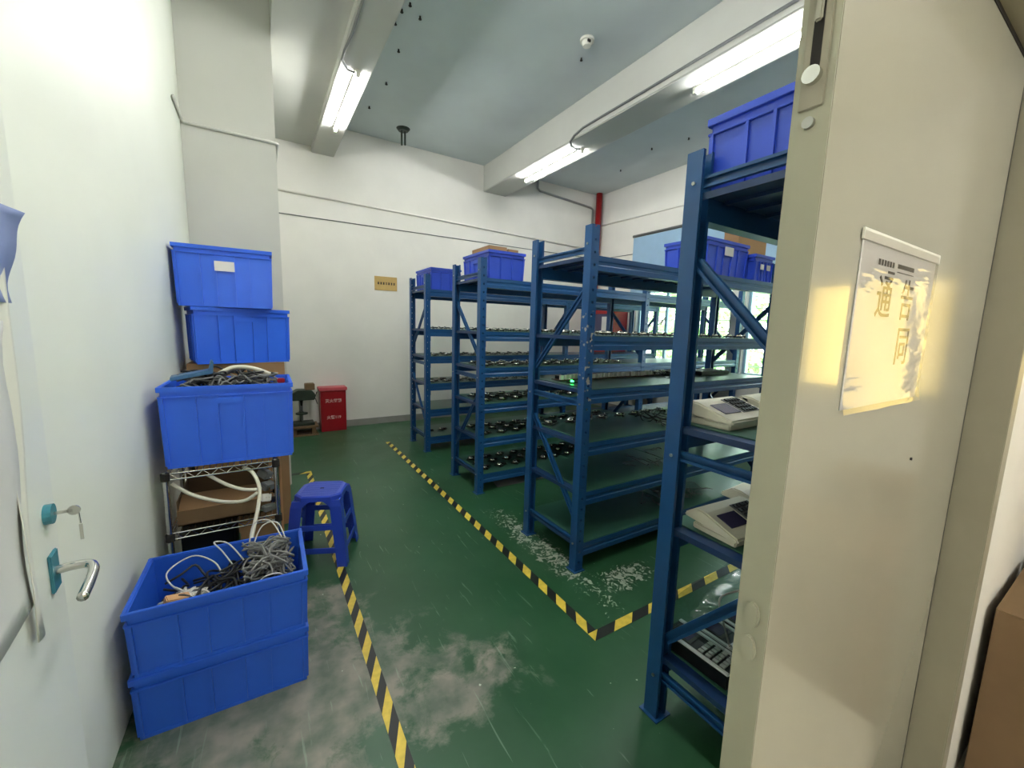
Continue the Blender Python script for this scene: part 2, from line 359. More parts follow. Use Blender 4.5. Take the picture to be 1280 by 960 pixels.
# notice in a plastic sleeve on the closed leaf
nt_ = empty('paper_notice', (.94, .2615, 1.428))
W2, Z0, Z1 = .176, -.131, .131
MB().box(-W2, -.0008, Z0, W2, 0, Z1).build('paper_sheet', M['paper'], nt_)
sl = MB(); nx, nz = 14, 10
for i in range(nx+1):
    for j in range(nz+1):
        x = -W2-.004+(2*W2+.008)*i/nx; z = Z0-.006+(Z1-Z0+.014)*j/nz
        b = -.004-.0022*math.sin(math.pi*i/nx)*abs(math.sin(3.1*j/nz+i*.4))-(.004 if j == 0 else 0)
        sl.v.append((x, b, z))
for i in range(nx):
    for j in range(nz): a = i*(nz+1)+j; sl.f.append((a, a+nz+1, a+nz+2, a+1))
sl.build('plastic_sleeve', M['sleeve'], nt_, smooth=True)
MB().box(-W2-.006, -.004, Z1-.004, W2+.006, -.001, Z1+.012).build('folded_edge', M['white'], nt_)
text('printed_text', '通', .075, M['ink'], nt_, (-.062, -.0012, .045), (R(90), 0, 0), sx=.9)
text('printed_text', '告', .075, M['ink'], nt_, (.045, -.0012, .045), (R(90), 0, 0), sx=.9)
text('printed_text', '同', .075, M['ink'], nt_, (.055, -.0012, -.035), (R(90), 0, 0), sx=.9)
hd = MB()
for k in range(6): hd.box(-.105+k*.012, -.0012, .098, -.097+k*.012, -.0009, .107)
hd.box(-.02, -.0012, .1, .06, -.0009, .107).box(-.02, -.0012, .093, .06, -.0009, .0945).box(-.06, -.0012, .088, -.03, -.0009, .092)
hd.build('printed_header', M['ink'], nt_)
tag(nt_, 'white paper notice in clear plastic sleeve taped to the closed beige door', 'notice')
# open left leaf
TH = R(4.5)
d1 = struct(MB().box(-.045, 0, .012, 0, .93, 2.05).build('door_1', M['leaf2'], bevel=.002)); d1.location = (-.31, .262, 0); d1.rotation_euler = (0, 0, TH)
HY = .87
esc = MB().box(0, HY-.022, .86, .006, HY+.022, .94).build('handle_rose', M['film'], d1, bevel=.002)
MB().tube(sm([(.004, HY, .90), (.03, HY, .902), (.052, HY-.002, .90), (.062, HY-.02, .897), (.064, HY-.06, .892), (.062, HY-.115, .886)], 6), .009, 10).build('lever', M['chrome'], esc, smooth=True)
cyl_ = MB().cyl((0, HY, 1.02), (.012, HY, 1.02), .02, n=16).build('lock_cylinder', M['film'], d1)
k_ = MB().box(.012, HY-.001, 1.017, .038, HY+.001, 1.023).cyl((.040, HY-.001, 1.02), (.040, HY+.001, 1.02), .010, n=14)
k_.tube([(.046, HY, 1.014), (.047, HY, .99)], .0014, 5).box(.0445, HY-.001, .955, .0495, HY+.001, .988)
k_.build('key', M['chrome'], cyl_)
# poster on the open leaf (sleeve curls at its top)
ps = empty('plastic_sleeve_sheet', (-.31, .262, 0), TH)
def sheet(y0, y1, z0, z1, mt, nm, off, curl):
    s_ = MB(); ny, nz = 8, 14
    for i in range(ny+1):
        for j in range(nz+1):
            t = i/ny; u = j/nz; s_.v.append((off+curl*t*t*u*u+.003*math.sin(9*u+3*t), y0+(y1-y0)*t, z0+(z1-z0)*u))
    for i in range(ny):
        for j in range(nz): a = i*(nz+1)+j; s_.f.append((a, a+nz+1, a+nz+2, a+1))
    o = s_.build(nm, mt, ps, smooth=True); md = o.modifiers.new('s', 'SOLIDIFY'); md.thickness = .0015; md.offset = 0; return o
sheet(.42, .735, .905, 1.40, M['paper'], 'paper_sheet', .006, .012)
sheet(.42, .775, 1.43, 1.58, M['bluepaper'], 'blue_header', .018, .03)
sheet(.72, .752, .84, 1.60, M['white'], 'sleeve_edge_glare', .010, .02)  # white strip paints the reflections along the sleeve's edge
tag(ps, 'creased plastic sleeve sheet with blue top hanging on the open pale door', 'notice')

# ================================================================ RACKS
def upright_mesh():
    b = MB(); Wd, Dp, H, t = .055, .055, 1.966, .0022
    # web facing -Y with oval slots, flanges to +Y with in-turned lips
    hx0, hx1 = .021, .034; n = 30; z = 0; pitch = H/n
    b.box(0, 0, 0, hx0, t, H).box(hx1, 0, 0, Wd, t, H)
    for k in range(n):
        a = k*pitch; b.box(hx0, 0, a, hx1, t, a+pitch-.017)
        b.box(hx0, 0, a+pitch-.004, hx1, t, a+pitch)
    b.box(0, t, 0, t, Dp, H).box(Wd-t, t, 0, Wd, Dp, H)
    b.box(t, Dp-t, 0, .012, Dp, H).box(Wd-.012, Dp-t, 0, Wd-t, Dp, H)
    b.box(-.012, -.012, 0, Wd+.012, Dp+.012, .004)
    return b
UP = upright_mesh()
def beam_mb(L):
    pr = [(0, 0), (0, -.026), (.004, -.031), (.004, -.046), (0, -.051), (0, -.078), (.048, -.078), (.048, -.022), (.04, -.022), (.04, 0)]
    b = MB().prism(pr, 'X', 0, L)
    b.box(0, -.002, -.125, .004, .036, .012).box(L-.004, -.002, -.125, L, .036, .012)
    return b
proto = {}
def get(key, fn, name, material):
    if key not in proto:
        o = fn().build(name, material); me = o.data; bpy.data.objects.remove(o); proto[key] = me
    o = bpy.data.objects.new(name, proto[key]); COL.objects.link(o); return o
def brace(p0, p1, parent):
    p0 = Vector(p0); p1 = Vector(p1); d = p1-p0; L = d.length; ang = math.atan2(d.z, d.y)
    b = MB(); b.box(-.002, 0, -.017, .002, L, .017).box(-.014, 0, .014, 0, L, .017).box(-.014, 0, -.017, 0, L, -.014).box(-.014, 0, .008, -.012, L, .014).box(-.014, 0, -.014, -.012, L, -.008)
    o = b.build('brace', M['blue'], parent); o.location = p0; o.rotation_euler = (ang, 0, 0); return o
def rack(X0, Y0, Y1, bays, levels, pattern, label, mats=True, mat_label='', matlv=None):
    root = empty('storage_rack', (X0, Y0, 0)); D = Y1-Y0; H = 1.966
    tag(root, label, 'rack', 'blue steel storage racks')
    xs = [0]; 
    for L in bays: xs.append(xs[-1]+L-(.055 if len(xs) == 1 else 0))
    fx = [0]+[x for x in xs[1:]]     # left x of each frame's posts
    fx = [0]; acc = 0
    for L in bays: acc += L-.055; fx.append(acc)
    for i, x in enumerate(fx):
        wornp = (label.startswith('nearest of') and i == 0)
        p = get('up', upright_mesh, 'upright', M['blue']); p.parent = root; p.location = (x, 0, 0)
        if wornp: p['label'] = 'blue upright with chipped bare patches'; wear_post(p)
        q = get('up', upright_mesh, 'upright', M['blue']); q.parent = root; q.location = (x+.055, D, 0); q.rotation_euler = (0, 0, math.pi)
        cx = x+.030
        hi, lo = (.07, D-.07) if pattern == 0 else (D-.07, .07)
        brace((cx, .05, .168), (cx, D-.05, .168), root); brace((cx, .05, 1.0), (cx, D-.05, 1.0), root); 
        if i == 0: brace((cx, .05, levels[-1]+.032), (cx, D-.05, levels[-1]+.032), root)
        a, b = ((.055, 1.63), (D-.055, 1.17)) if pattern == 0 else ((D-.055, 1.63), (.055, 1.17))
        c, d = ((D-.055, .85), (.055, .32)) if pattern == 0 else ((.055, .85), (D-.055, .32))
        for (s, e) in ((a, b), (c, d)):
            s, e = (s, e) if s[0] < e[0] else (e, s); brace((cx, s[0], s[1]), (cx, e[0], e[1]), root)
        for zz in (.168, 1.0, 1.87):
            for yy in (.03, D-.03):
                bo = get('bolt', lambda: MB().cyl((-.005, 0, 0), (.0, 0, 0), .006, n=6), 'bolt', M['steel']); bo.parent = root; bo.location = (x, yy, zz)
    for bi, L in enumerate(bays):
        xa = fx[bi]+.055; bl_ = L-.11
        for z in levels:
            f = get(('beam', round(bl_, 3)), lambda: beam_mb(bl_), 'beam', M['blue']); f.parent = root; f.location = (xa, .004, z)
            r = get(('beam', round(bl_, 3)), lambda: beam_mb(bl_), 'beam', M['blue']); r.parent = root; r.location = (xa+bl_, D-.004, z); r.rotation_euler = (0, 0, math.pi)
            n = 4; x0 = xa-.04; tot = bl_+.08; wd = tot/n
            for k in range(n):
                def dk():
                    b = MB().box(0, 0, -.006, wd-.004, D-.096, 0)
                    b.box(0, 0, -.021, .003, D-.096, -.006).box(wd-.007, 0, -.021, wd-.004, D-.096, -.006)
                    for q in (.25, .5, .75): b.box(wd*q-.012, .01, -.018, wd*q+.012, D-.106, -.006)
                    return b
                p = get(('deck', round(wd, 3), round(D, 3)), dk, 'deck_panel', M['deck']); p.parent = root; p.location = (x0+k*wd, .048, z)
            if mats and z < 1.7 and bi == 0 and (matlv is None or z in matlv):
                for k in range(2):
                    a = X0+.06 if k == 0 else X0+.06+.945; b2 = a+(.94 if k == 0 else .93)
                    mo = MB().box(0, 0, 0, b2-a, D-.012, .004).build('table_mat', M['mat'], bevel=.001); mo.location = (a, Y0+.006, z+.0005)
                    if k == 0: nm = 'aisle end'
                    else: nm = 'window end'
                    tag(mo, 'green mat, %s of %s shelf, %s' % (nm, LVN[z], mat_label), 'mat', 'green shelf mats')
    return root
def wear_post(p):
    me = p.data.copy(); p.data = me; m = M['bluew']; me.materials[0] = m
    nt = m.node_tree; N = nt.nodes; L = nt.links; b = N['Principled BSDF']; old = b.inputs['Base Color'].links[0].from_socket
    tc = N.new('ShaderNodeTexCoord'); n = N.new('ShaderNodeTexNoise'); n.inputs['Scale'].default_value = 22; n.inputs['Detail'].default_value = 8; L.new(tc.outputs['Object'], n.inputs['Vector'])
    s = N.new('ShaderNodeSeparateXYZ'); L.new(tc.outputs['Object'], s.inputs[0])
    ab = N.new('ShaderNodeMath'); ab.operation = 'SUBTRACT'; ab.inputs[1].default_value = 1.24; L.new(s.outputs[2], ab.inputs[0]); a2 = N.new('ShaderNodeMath'); a2.operation = 'ABSOLUTE'; L.new(ab.outputs[0], a2.inputs[0])
    u = N.new('ShaderNodeMapRange'); u.inputs[1].default_value = .2; u.inputs[2].default_value = .4; u.inputs[3].default_value = .11; u.inputs[4].default_value = -.1; L.new(a2.outputs[0], u.inputs[0])
    ad = N.new('ShaderNodeMath'); L.new(n.outputs['Fac'], ad.inputs[0]); L.new(u.outputs[0], ad.inputs[1])
    r = N.new('ShaderNodeMapRange'); r.inputs[1].default_value = .69; r.inputs[2].default_value = .71; L.new(ad.outputs[0], r.inputs[0])
    mx = N.new('ShaderNodeMix'); mx.data_type = 'RGBA'; L.new(r.outputs[0], mx.inputs[0]); L.new(old, mx.inputs[6]); mx.inputs[7].default_value = srgb(176, 164, 150); L.new(mx.outputs[2], b.inputs['Base Color'])
LV = [.165, .48, .775, 1.08, 1.38, 1.81]
LVN = {.165: 'lowest', .48: 'second', .775: 'third', 1.08: 'fourth', 1.38: 'fifth', 1.81: 'top', .25: 'lowest', .74: 'middle', 1.10: 'upper', 1.84: 'top'}
R1 = dict(x=1.54, y0=4.285, y1=4.84); R2 = dict(x=1.52, y0=2.96, y1=3.52); R3 = dict(x=1.51, y0=1.675, y1=2.229); R4 = dict(x=1.17, y0=.325, y1=.876)
rack(R1['x'], R1['y0'], R1['y1'], [2.0, 1.85], LV, 0, 'blue steel storage rack farthest back, closest to the rear wall', mat_label='the farthest rack')
rack(R2['x'], R2['y0'], R2['y1'], [2.0, 1.85], LV, 1, 'blue storage rack with boards on every shelf and cartons in its top crate', mat_label='second rack from back')
rack(R3['x'], R3['y0'], R3['y1'], [2.0], LV, 0, 'nearest of three taped-off blue racks, front post chipped, green shelves mostly bare', mat_label='the chipped-post rack')
rack(R4['x'], R4['y0'], R4['y1'], [2.0], [.25, .74, 1.10, 1.84], 1, 'blue storage rack closest to the doorway, holding keypad terminals', mat_label='the doorway rack')

# ---------------------------------------------------------------- circuit boards in rows
def board_proto(big=False):
    root = empty('circuit_board', (0, 0, -50))
    MB().box(-.055, -.038, .006, .055, .038, .0085).box(-.045, -.03, 0, -.04, -.025, .006).box(.04, .025, 0, .045, .03, .006).box(-.045, .025, 0, -.04, .03, .006).box(.04, -.03, 0, .045, -.025, .006).build('board_base', M['pcb'], root)
    s = MB(); rr = [(.021, .0085), (.021, .019), (.016, .026), (.006, .029)]
    s.loft([[Vector((-.018+r*math.cos(2*math.pi*i/10), .006+r*math.sin(2*math.pi*i/10), z)) for i in range(10)] for r, z in rr]); s.build('metal_can', M['tin'], root, smooth=True)
    MB().box(.012, -.026, .0085, .046, .0, .021).box(-.046, -.034, .0085, -.012, -.02, .017).box(.01, .012, .0085, .03, .03, .014).build('chip_block', M['comp'], root)
    return root
BP = board_proto()
def board_children(o): return [c for c in bpy.data.objects if c.parent == o]
BC = board_children(BP)
def put_board(x, y, z, rz, label, group):
    r = BP.copy(); COL.objects.link(r); r.location = (x, y, z); r.rotation_euler = (0, 0, rz)
    for c in BC: d = c.copy(); COL.objects.link(d); d.parent = r
    tag(r, label, 'circuit board', group); return r
nb = 0
def rows(rk, z, ys, xs, rackname, first=False):
    global nb
    for y in ys:
        for x in xs:
            put_board(rk['x']+x+random.uniform(-.012, .012), rk['y0']+y+random.uniform(-.008, .008), z+.005, R(38)+random.uniform(-.25, .25),
                      'small dark circuit board with metal can, %s shelf, %s' % (LVN[z], rackname), 'circuit boards on the %s shelf of %s' % (LVN[z], rackname)); nb += 1
X11 = [.14+.158*i for i in range(11)]
for z in (1.38, 1.08, .775): rows(R1, z, (.12, .30), X11[:10], 'the farthest rack')
rows(R1, .165, (.25,), X11[:2], 'the farthest rack')
for z in (1.38, 1.08, .775, .48, .165): rows(R2, z, (.13, .27, .41), X11, 'second rack from back')
rows(R3, 1.38, (.14, .34), X11, 'the chipped-post rack')
rows(R3, .775, (.46,), X11[:8], 'the chipped-post rack')
for o in BC: bpy.data.objects.remove(o)
bpy.data.objects.remove(BP)
# brown boards with white sockets standing towards the back of R3's fourth shelf
bp2 = empty('relay_board', (0, 0, 0))
MB().box(-.07, -.05, .004, .07, .05, .008).box(-.05, -.03, 0, .05, .03, .004).build('board_base', M['pcbb'], bp2)
sk = MB()
for k in range(3): sk.box(-.058+k*.042, -.03, .008, -.034+k*.042, -.012, .036)
sk.build('white_socket', M['white'], bp2)
MB().box(-.05, .0, .008, -.01, .04, .03).box(.01, .01, .008, .05, .035, .022).build('chip_block', M['comp'], bp2)
kids = board_children(bp2)
allb = [bp2]
for i in range(1, 10):
    r = bp2.copy(); COL.objects.link(r)
    for c in kids: d = c.copy(); COL.objects.link(d); d.parent = r
    allb.append(r)
for i, r in enumerate(allb):
    r.location = (R3['x']+.18+i*.135, R3['y0']+.40+random.uniform(-.015, .015), 1.085); r.rotation_euler = (0, 0, random.uniform(-.12, .12))
    tag(r, 'brown circuit board with white sockets in the back row of chipped-post rack', 'circuit board', 'brown socket boards on the fourth shelf')
gb = MB().box(-.03, -.02, 0, .03, .02, .006).build('indicator_board', M['pcb']); gb.location = (R3['x']+.14, R3['y0']+.27, 1.0855)
MB().cyl((-.004, 0, .006), (-.004, 0, .016), .006, n=10).cyl((.006, -.004, .006), (.006, -.004, .012), .004, n=8).build('lit_led', M['led'], gb)
tag(gb, 'small board with a glowing green light behind the chipped post', 'circuit board')

# ================================================================ CRATES
def crate_parts(w, d, h, material, handle=True, sticker=False, tidy=.045):
    root = empty('plastic_crate', (0, 0, 0))
    def tp(b):
        b.v = [(x*(1-tidy*(1-z/h)), y*(1-tidy*(1-z/h)), z) for x, y, z in b.v]; return b
    X, Y, t = w/2-.011, d/2-.011, .004
    b = MB().box(-X, -Y, 0, X, Y, .004).box(-X, -Y, 0, X, -Y+t, h-.004).box(-X, Y-t, 0, X, Y, h-.004).box(-X, -Y, 0, -X+t, Y, h-.004).box(X-t, -Y, 0, X, Y, h-.004)
    b.box(-X-.003, -Y-.003, 0, X+.003, -Y, .012).box(-X-.003, Y, 0, X+.003, Y+.003, .012)
    r = MB(); o = .011
    for (x0, y0, x1, y1) in ((-X-o, -Y-o, X+o, -Y), (-X-o, Y, X+o, Y+o), (-X-o, -Y, -X, Y), (X, -Y, X+o, Y)): r.box(x0, y0, h-.022, x1, y1, h)
    for (x0, y0, x1, y1) in ((-X-.009, -Y-.009, X+.009, -Y), (-X-.009, Y, X+.009, Y+.009), (-X-.009, -Y, -X, Y), (X, -Y, X+.009, Y)): r.box(x0, y0, h-.05, x1, y1, h-.043)
    tp(r).build('rim', material, root, bevel=.0015)
    g = b
    for q in (-.98, -.52, -.2, .2, .52, .98):
        g.box(X*q-.0045, -Y-.009, .012, X*q+.0045, -Y, h-.045).box(X*q-.0045, Y, .012, X*q+.0045, Y+.009, h-.045)
    for q in (-.98, -.33, .33, .98):
        g.box(-X-.009, Y*q-.0045, .012, -X, Y*q+.0045, h-.045).box(X, Y*q-.0045, .012, X+.009, Y*q+.0045, h-.045)
    tp(g).build('crate_body', material, root)
    if handle:
        for s in (-1, 1):
            q = MB().box(-X*.22, s*Y-(.010 if s < 0 else 0), h-.085, X*.22, s*Y+(.010 if s > 0 else 0), h-.055)
            tp(q).build('handle_grip', material, root, bevel=.002)
    if sticker:
        st = MB(); st.box(-w*.10, -Y-.0115, h*.60, w*.10, -Y-.0100, h*.60+w*.115); st.build('label_sticker', M['paper'], root)
    return root
def crate(w, d, h, loc, rz, material, label, handle=True, sticker=False, tilt=0, tidy=.045):
    c = crate_parts(w, d, h, material, handle, sticker, tidy); c.location = loc; c.rotation_euler = (0, tilt, rz)
    return tag(c, label, 'crate', 'blue plastic crates')
crate(.53, .37, .235, (-.152, 1.825, 0), R(-1), M['crated'], 'deep blue crate on the floor under the crate of tangled cables', handle=False, tidy=.02)
c_low = crate(.535, .375, .238, (-.148, 1.822, .2355), R(-1), M['crated'], 'open blue crate heaped with tangled cables, stacked at the aisle edge', handle=False, tidy=.03)
crate(.53, .40, .375, (-.13, 2.50, .736), R(-1), M['crate'], 'large blue crate of grey cables standing on the wire shelf', tidy=.03)
crate(.53, .34, .345, (-.112, 3.277, 1.145), R(12), M['crate'], 'blue crate under the labelled one, on the tall carton', tidy=.02)
crate(.50, .37, .355, (-.155, 3.245, 1.4925), R(-1), M['crate'], 'topmost blue crate on left stack with a grey label sticker', sticker=True, tidy=.03)
def rot90(w, d, h, x0, y0, z, **k): return crate(w, d, h, (x0, y0, z), R(90), **k)
crate(.50, .365, .235, (1.80, 3.265, 1.811), R(90), M['cratev'], 'blue crate with two cartons inside on the rack second from back')
crate(.50, .365, .235, (1.79, 4.56, 1.811), R(90), M['cratev'], 'small blue crate alone on top of the farthest rack')
crate(.53, .36, .262, (2.90, 1.94, 1.811), 0, M['cratev'], 'blue crate with one white sticker on top of the chipped-post rack', sticker=True)
cc = crate(.27, .19, .20, (3.302, 1.805, 1.811), 0, M['cratev'], 'little blue crate with two white stickers beside brown carton, rack top', handle=False)
for sx in (-.07, .02): MB().box(sx, -.0985, .09, sx+.05, -.097, .13).build('label_sticker', M['paper'], cc)
cb = crate(.50, .365, .235, (1.415, .61, 1.841), R(90), M['cratev'], 'blue crate on top of the rack closest to the doorway', handle=False, tidy=.02)
# cartons
def carton(x0, y0, z0, x1, y1, z1, label, material='carton', rz=0, group=None, name='cardboard_box'):
    cx, cy = (x0+x1)/2, (y0+y1)/2; w, d, h = x1-x0, y1-y0, z1-z0; r = empty(name, (cx, cy, z0), rz)
    MB().box(-w/2, -d/2, 0, w/2, d/2, h-.004).build('box_body', M[material], r, bevel=.002)
    b = MB().box(-w/2, -d/2, h-.004, w/2, -.002, h).box(-w/2, .002, h-.004, w/2, d/2, h)
    b.build('lid_flaps', M[material], r)
    return tag(r, label, 'box', group)
carton(1.665, 3.10, 1.90, 1.84, 3.42, 2.095, 'brown carton standing at the left inside the rack-top crate')
carton(1.85, 3.10, 1.90, 1.955, 3.30, 2.085, 'smaller brown carton at the right inside the rack-top crate')
carton(3.30, 1.935, 1.812, 3.72, 2.06, 2.25, 'large brown carton behind the little crate with two stickers')
carton(-.385, 3.13, 0, .135, 3.86, 1.144, 'tall brown carton under the rear stack of blue crates', 'carton')
carton(1.86, -.45, 0, 2.4, .18, .61, 'brown carton against the corridor wall right of the closed door', 'cartond')
carton(2.45, -.35, 0, 2.75, .15, .74, 'dark box behind the corridor carton, right of the door', 'cartond')

# ---------------------------------------------------------------- wire shelving unit and its load
ws = empty('wire_shelf', (-.405, 2.30, 0))
for x, y in ((.012, .012), (.445, .012), (.012, .43), (.445, .43)):
    p = MB().cyl((x, y, .0), (x, y, .728), .011, n=12)
    for k in range(24): p.cyl((x, y, .03+k*.0295), (x, y, .032+k*.0295), .0118, n=12)
    pp = p.build('pole', M['chrome'], ws, smooth=False)
    for zc in (.395, .685): MB().cyl((x, y, zc), (x, y, zc+.035), .017, n=12).build('clamp_collar', M['dark'], pp)
for z in (.43, .715):
    s = MB()
    for dz in (0, -.028):
        for a, b in (((.012, .012), (.445, .012)), ((.012, .43), (.445, .43)), ((.012, .012), (.012, .43)), ((.445, .012), (.445, .43))):
            s.cyl((a[0], a[1], z+dz), (b[0], b[1], z+dz), .0035, n=6)
    k = .03
    while k < .44: s.cyl((k, .012, z+.004), (k, .43, z+.004), .0022, n=5); k += .024
    for q in range(7):
        x = .03+q*.06; s.cyl((x, .012, z), (x+.03, .012, z-.028), .002, n=5).cyl((x+.03, .012, z-.028), (x+.06, .012, z), .002, n=5)
    s.build('wire_tray', M['chrome'], ws)
tag(ws, 'chrome wire shelving unit under the large crate of cables', 'shelf')
# open brown carton on the wire shelf
oc = empty('open_carton', (-.18, 2.53, .4375))
b = MB().box(-.19, -.17, 0, .19, .17, .006).box(-.19, -.17, 0, .19, -.164, .075).box(-.19, .164, 0, .19, .17, .16).box(-.19, -.164, 0, -.184, .164, .12).box(.184, -.164, 0, .19, .164, .12)
b.build('box_body', M['cartond'], oc)
fl = MB(); fl.v = [(-.19, -.17, .075), (.19, -.17, .075), (.185, -.05, .115), (-.185, -.05, .115)]; fl.f = [(0, 1, 2, 3)]
fo = fl.build('lid_flaps', M['carton'], oc); md = fo.modifiers.new('s', 'SOLIDIFY'); md.thickness = .004
tag(oc, 'open brown carton lying on the wire shelf under white tubes', 'box')
carton(-.13, 2.38, 0, .04, 2.66, .385, 'tan carton on the floor beneath the wire shelf, right side', 'carton')
bb = MB().box(-.37, 2.40, 0, -.15, 2.66, .36).build('black_bin', M['black'], bevel=.006)
MB().box(-.38, 2.39, .36, -.14, 2.67, .37).build('lid', M['black'], bb)
tag(bb, 'black bin on the floor beneath the wire shelf, left side', 'bin')
for i, pts in enumerate(([(-.375, 2.33, .665), (-.30, 2.315, .60), (-.19, 2.29, .555), (-.10, 2.265, .55), (-.045, 2.25, .585)],
                         [(-.24, 2.34, .68), (-.17, 2.31, .63), (-.10, 2.285, .60), (-.045, 2.27, .595)],
                         [(-.10, 2.36, .69), (-.06, 2.31, .67), (-.035, 2.27, .60), (-.045, 2.22, .52), (-.06, 2.17, .47), (-.085, 2.02, .40)])):
    t = MB().tube(sm(pts, 8), .0085, 8).build('plastic_tube', M['hose'], smooth=True)
    tag(t, ['long white tube sagging lowest across the wire shelf opening', 'white tube above the sagging one on the wire shelf', 'white tube dropping from the wire shelf into the cable crate'][i], 'tube', 'white plastic tubes')
# leaning board strip beside the wire unit
ls = MB().cbox((.064, 2.73, .36), (.012, .34, .72)).build('wooden_board', M['orange'], bevel=.002)
tag(ls, 'pale wooden board standing between the wire shelf and the blue stool', 'board')
# power adapters piled at the right of the wire shelf
def adapter(loc, rot, mt, label, sz=(.06, .04, .03)):
    r = MB().cbox((0, 0, 0), sz).build('power_adapter', M[mt], bevel=.004); r.location = loc; r.rotation_euler = rot
    MB().cyl((sz[0]/2, 0, 0), (sz[0]/2+.012, 0, 0), .005, .003, n=8).build('cord_stub', M['wireblack'], r)
    pr = MB().box(-sz[0]/2-.015, -.008, -.002, -sz[0]/2, -.006, .002).box(-sz[0]/2-.015, .006, -.002, -sz[0]/2, .008, .002).build('plug_pins', M['tin'], r)
    return tag(r, label, 'adapter', 'power adapters on the wire shelf')
adapter((-.0, 2.345, .462), (0, 0, .4), 'grey', 'grey power adapter flat on the wire shelf, lower right')
adapter((-.015, 2.38, .505), (.2, .3, 1.9), 'white', 'white power adapter on the pile at the right of wire shelf', (.055, .045, .04))
adapter((.005, 2.43, .462), (0, 0, 1.2), 'black', 'black power adapter at the right of the wire shelf')
adapter((.0, 2.40, .56), (.5, .2, .9), 'grey', 'grey adapter topping the pile at the right of wire shelf', (.07, .045, .035))
adapter((-.01, 2.45, .61), (.3, -.4, 2.4), 'wiregrey', 'dull grey adapter wedged high at the right of wire shelf', (.06, .05, .04))
# tangled cables
def heap(name, x0, y0, x1, y1, z0, z1, n, r, mt, label, seed, arch=.0, parent=None, kind='stuff'):
    rnd = random.Random(seed); b = MB()
    for i in range(n):
        cx, cy = rnd.uniform(x0, x1), rnd.uniform(y0, y1); a = rnd.uniform(0, 6.28); pts = []; z = rnd.uniform(z0, z1)
        for k in range(7):
            pts.append((min(max(cx, x0), x1), min(max(cy, y0), y1), z+rnd.uniform(-.012, .012)+arch*math.sin(math.pi*k/6)*rnd.uniform(.3, 1)))
            a += rnd.uniform(-.9, .9)
            if not (x0+.03 < cx < x1-.03 and y0+.03 < cy < y1-.03): a = math.atan2((y0+y1)/2-cy, (x0+x1)/2-cx)+rnd.uniform(-.5, .5)
            cx += .05*math.cos(a); cy += .05*math.sin(a); z = min(max(z+rnd.uniform(-.03, .03), z0), z1)
        b.tube(sm(pts, 4), r, 5)
    o = b.build(name, M[mt], parent, smooth=True)
    if label: tag(o, label, 'cables', kind=kind)
    return o
heap('cable_heap', -.36, 2.35, .09, 2.65, .97, 1.13, 90, .0045, 'wiregrey', 'grey cables heaped in the large crate on the wire shelf', 3, .02)
heap('cable_heap', -.34, 2.38, .07, 2.64, 1.0, 1.15, 50, .005, 'wireblack', 'black cables mixed into the large crate on the wire shelf', 4, .015)
heap('cable_heap', -.36, 1.68, .07, 1.96, .30, .42, 70, .0045, 'wireblack', 'black cables filling the low open crate', 5, .02)
heap('cable_heap', -.10, 1.72, .08, 1.97, .38, .485, 55, .004, 'wiregrey', 'grey cables piled at the right of the low open crate', 6, .03)
heap('cable_heap', -.34, 1.69, -.2, 1.80, .36, .425, 22, .0035, 'wirewhite', 'thin pale wires coiled at the left of the low open crate', 8, .01)
for i, pts in enumerate(([(-.18, 1.75, .40), (-.29, 1.80, .42), (-.34, 1.88, .46), (-.27, 1.95, .475), (-.20, 1.93, .44), (-.17, 1.88, .40)],
                         [(-.13, 1.9, .41), (-.17, 1.94, .47), (-.20, 1.98, .50), (-.15, 1.96, .49), (-.09, 1.88, .43)],
                         [(-.05, 1.72, .40), (-.03, 1.68, .46), (.02, 1.68, .462), (.05, 1.70, .42)],
                         [(-.08, 1.97, .46), (-.06, 2.02, .53), (.0, 2.0, .54), (.04, 1.92, .49), (.06, 1.86, .43)],
                         [(-.07, 1.95, .45), (-.03, 2.0, .52), (.03, 1.98, .53), (.06, 1.90, .46)],
                         [(-.10, 1.99, .44), (-.06, 1.95, .46), (-.01, 1.86, .44), (.03, 1.80, .43)])):
    t = MB().tube(sm(pts, 8), .003, 6).build('loose_cable', M['wirewhite'], smooth=True)
    tag(t, ['pale cable looping wide at the left of low crate', 'pale cable arching near the middle of low crate', 'pale cable bowed over the front rim of low crate', 'pale cable arching highest at right of low crate', 'pale cable in a lower arch at right of low crate', 'pale cable trailing forward across the grey cable pile'][i], 'cable', 'loose pale cables')
wb = MB().cbox((0, 0, 0), (.07, .035, .03)).build('connector_block', M['orange'], bevel=.003); wb.location = (-.29, 1.72, .435); wb.rotation_euler = (.2, .3, .4)
MB().cbox((.0, -.022, -.012), (.06, .02, .03)).build('red_clip', M['red'], wb)
tag(wb, 'tan and red connector block at left of the low cable crate', 'connector')
# slate folder and white curved duct in the upper crate
fd = MB(); fd.prism([(-.0, 0), (.16, .03), (.165, .085), (.155, .09), (.145, .045), (0, .018)], 'Y', -.05, .05)
fo = fd.build('plastic_tray', M['folder'], bevel=.002); fo.location = (-.36, 2.42, 1.13); fo.rotation_euler = (0, 0, .1)
tag(fo, 'slate blue plastic tray lying on cables in the large crate', 'tray')
wt = MB().tube(sm([(-.19, 2.50, 1.14), (-.12, 2.51, 1.175), (-.04, 2.50, 1.17), (.04, 2.50, 1.135)], 8), .011, 8).build('curved_duct', M['hose'], smooth=True)
tag(wt, 'white curved duct poking out of the large crate of cables', 'tube')
rp = MB().cbox((0, 0, 0), (.035, .03, .025)).build('connector_block', M['red'], bevel=.004); rp.location = (.085, 2.42, 1.11)
tag(rp, 'dark red connector at the right rim of the large crate', 'connector')

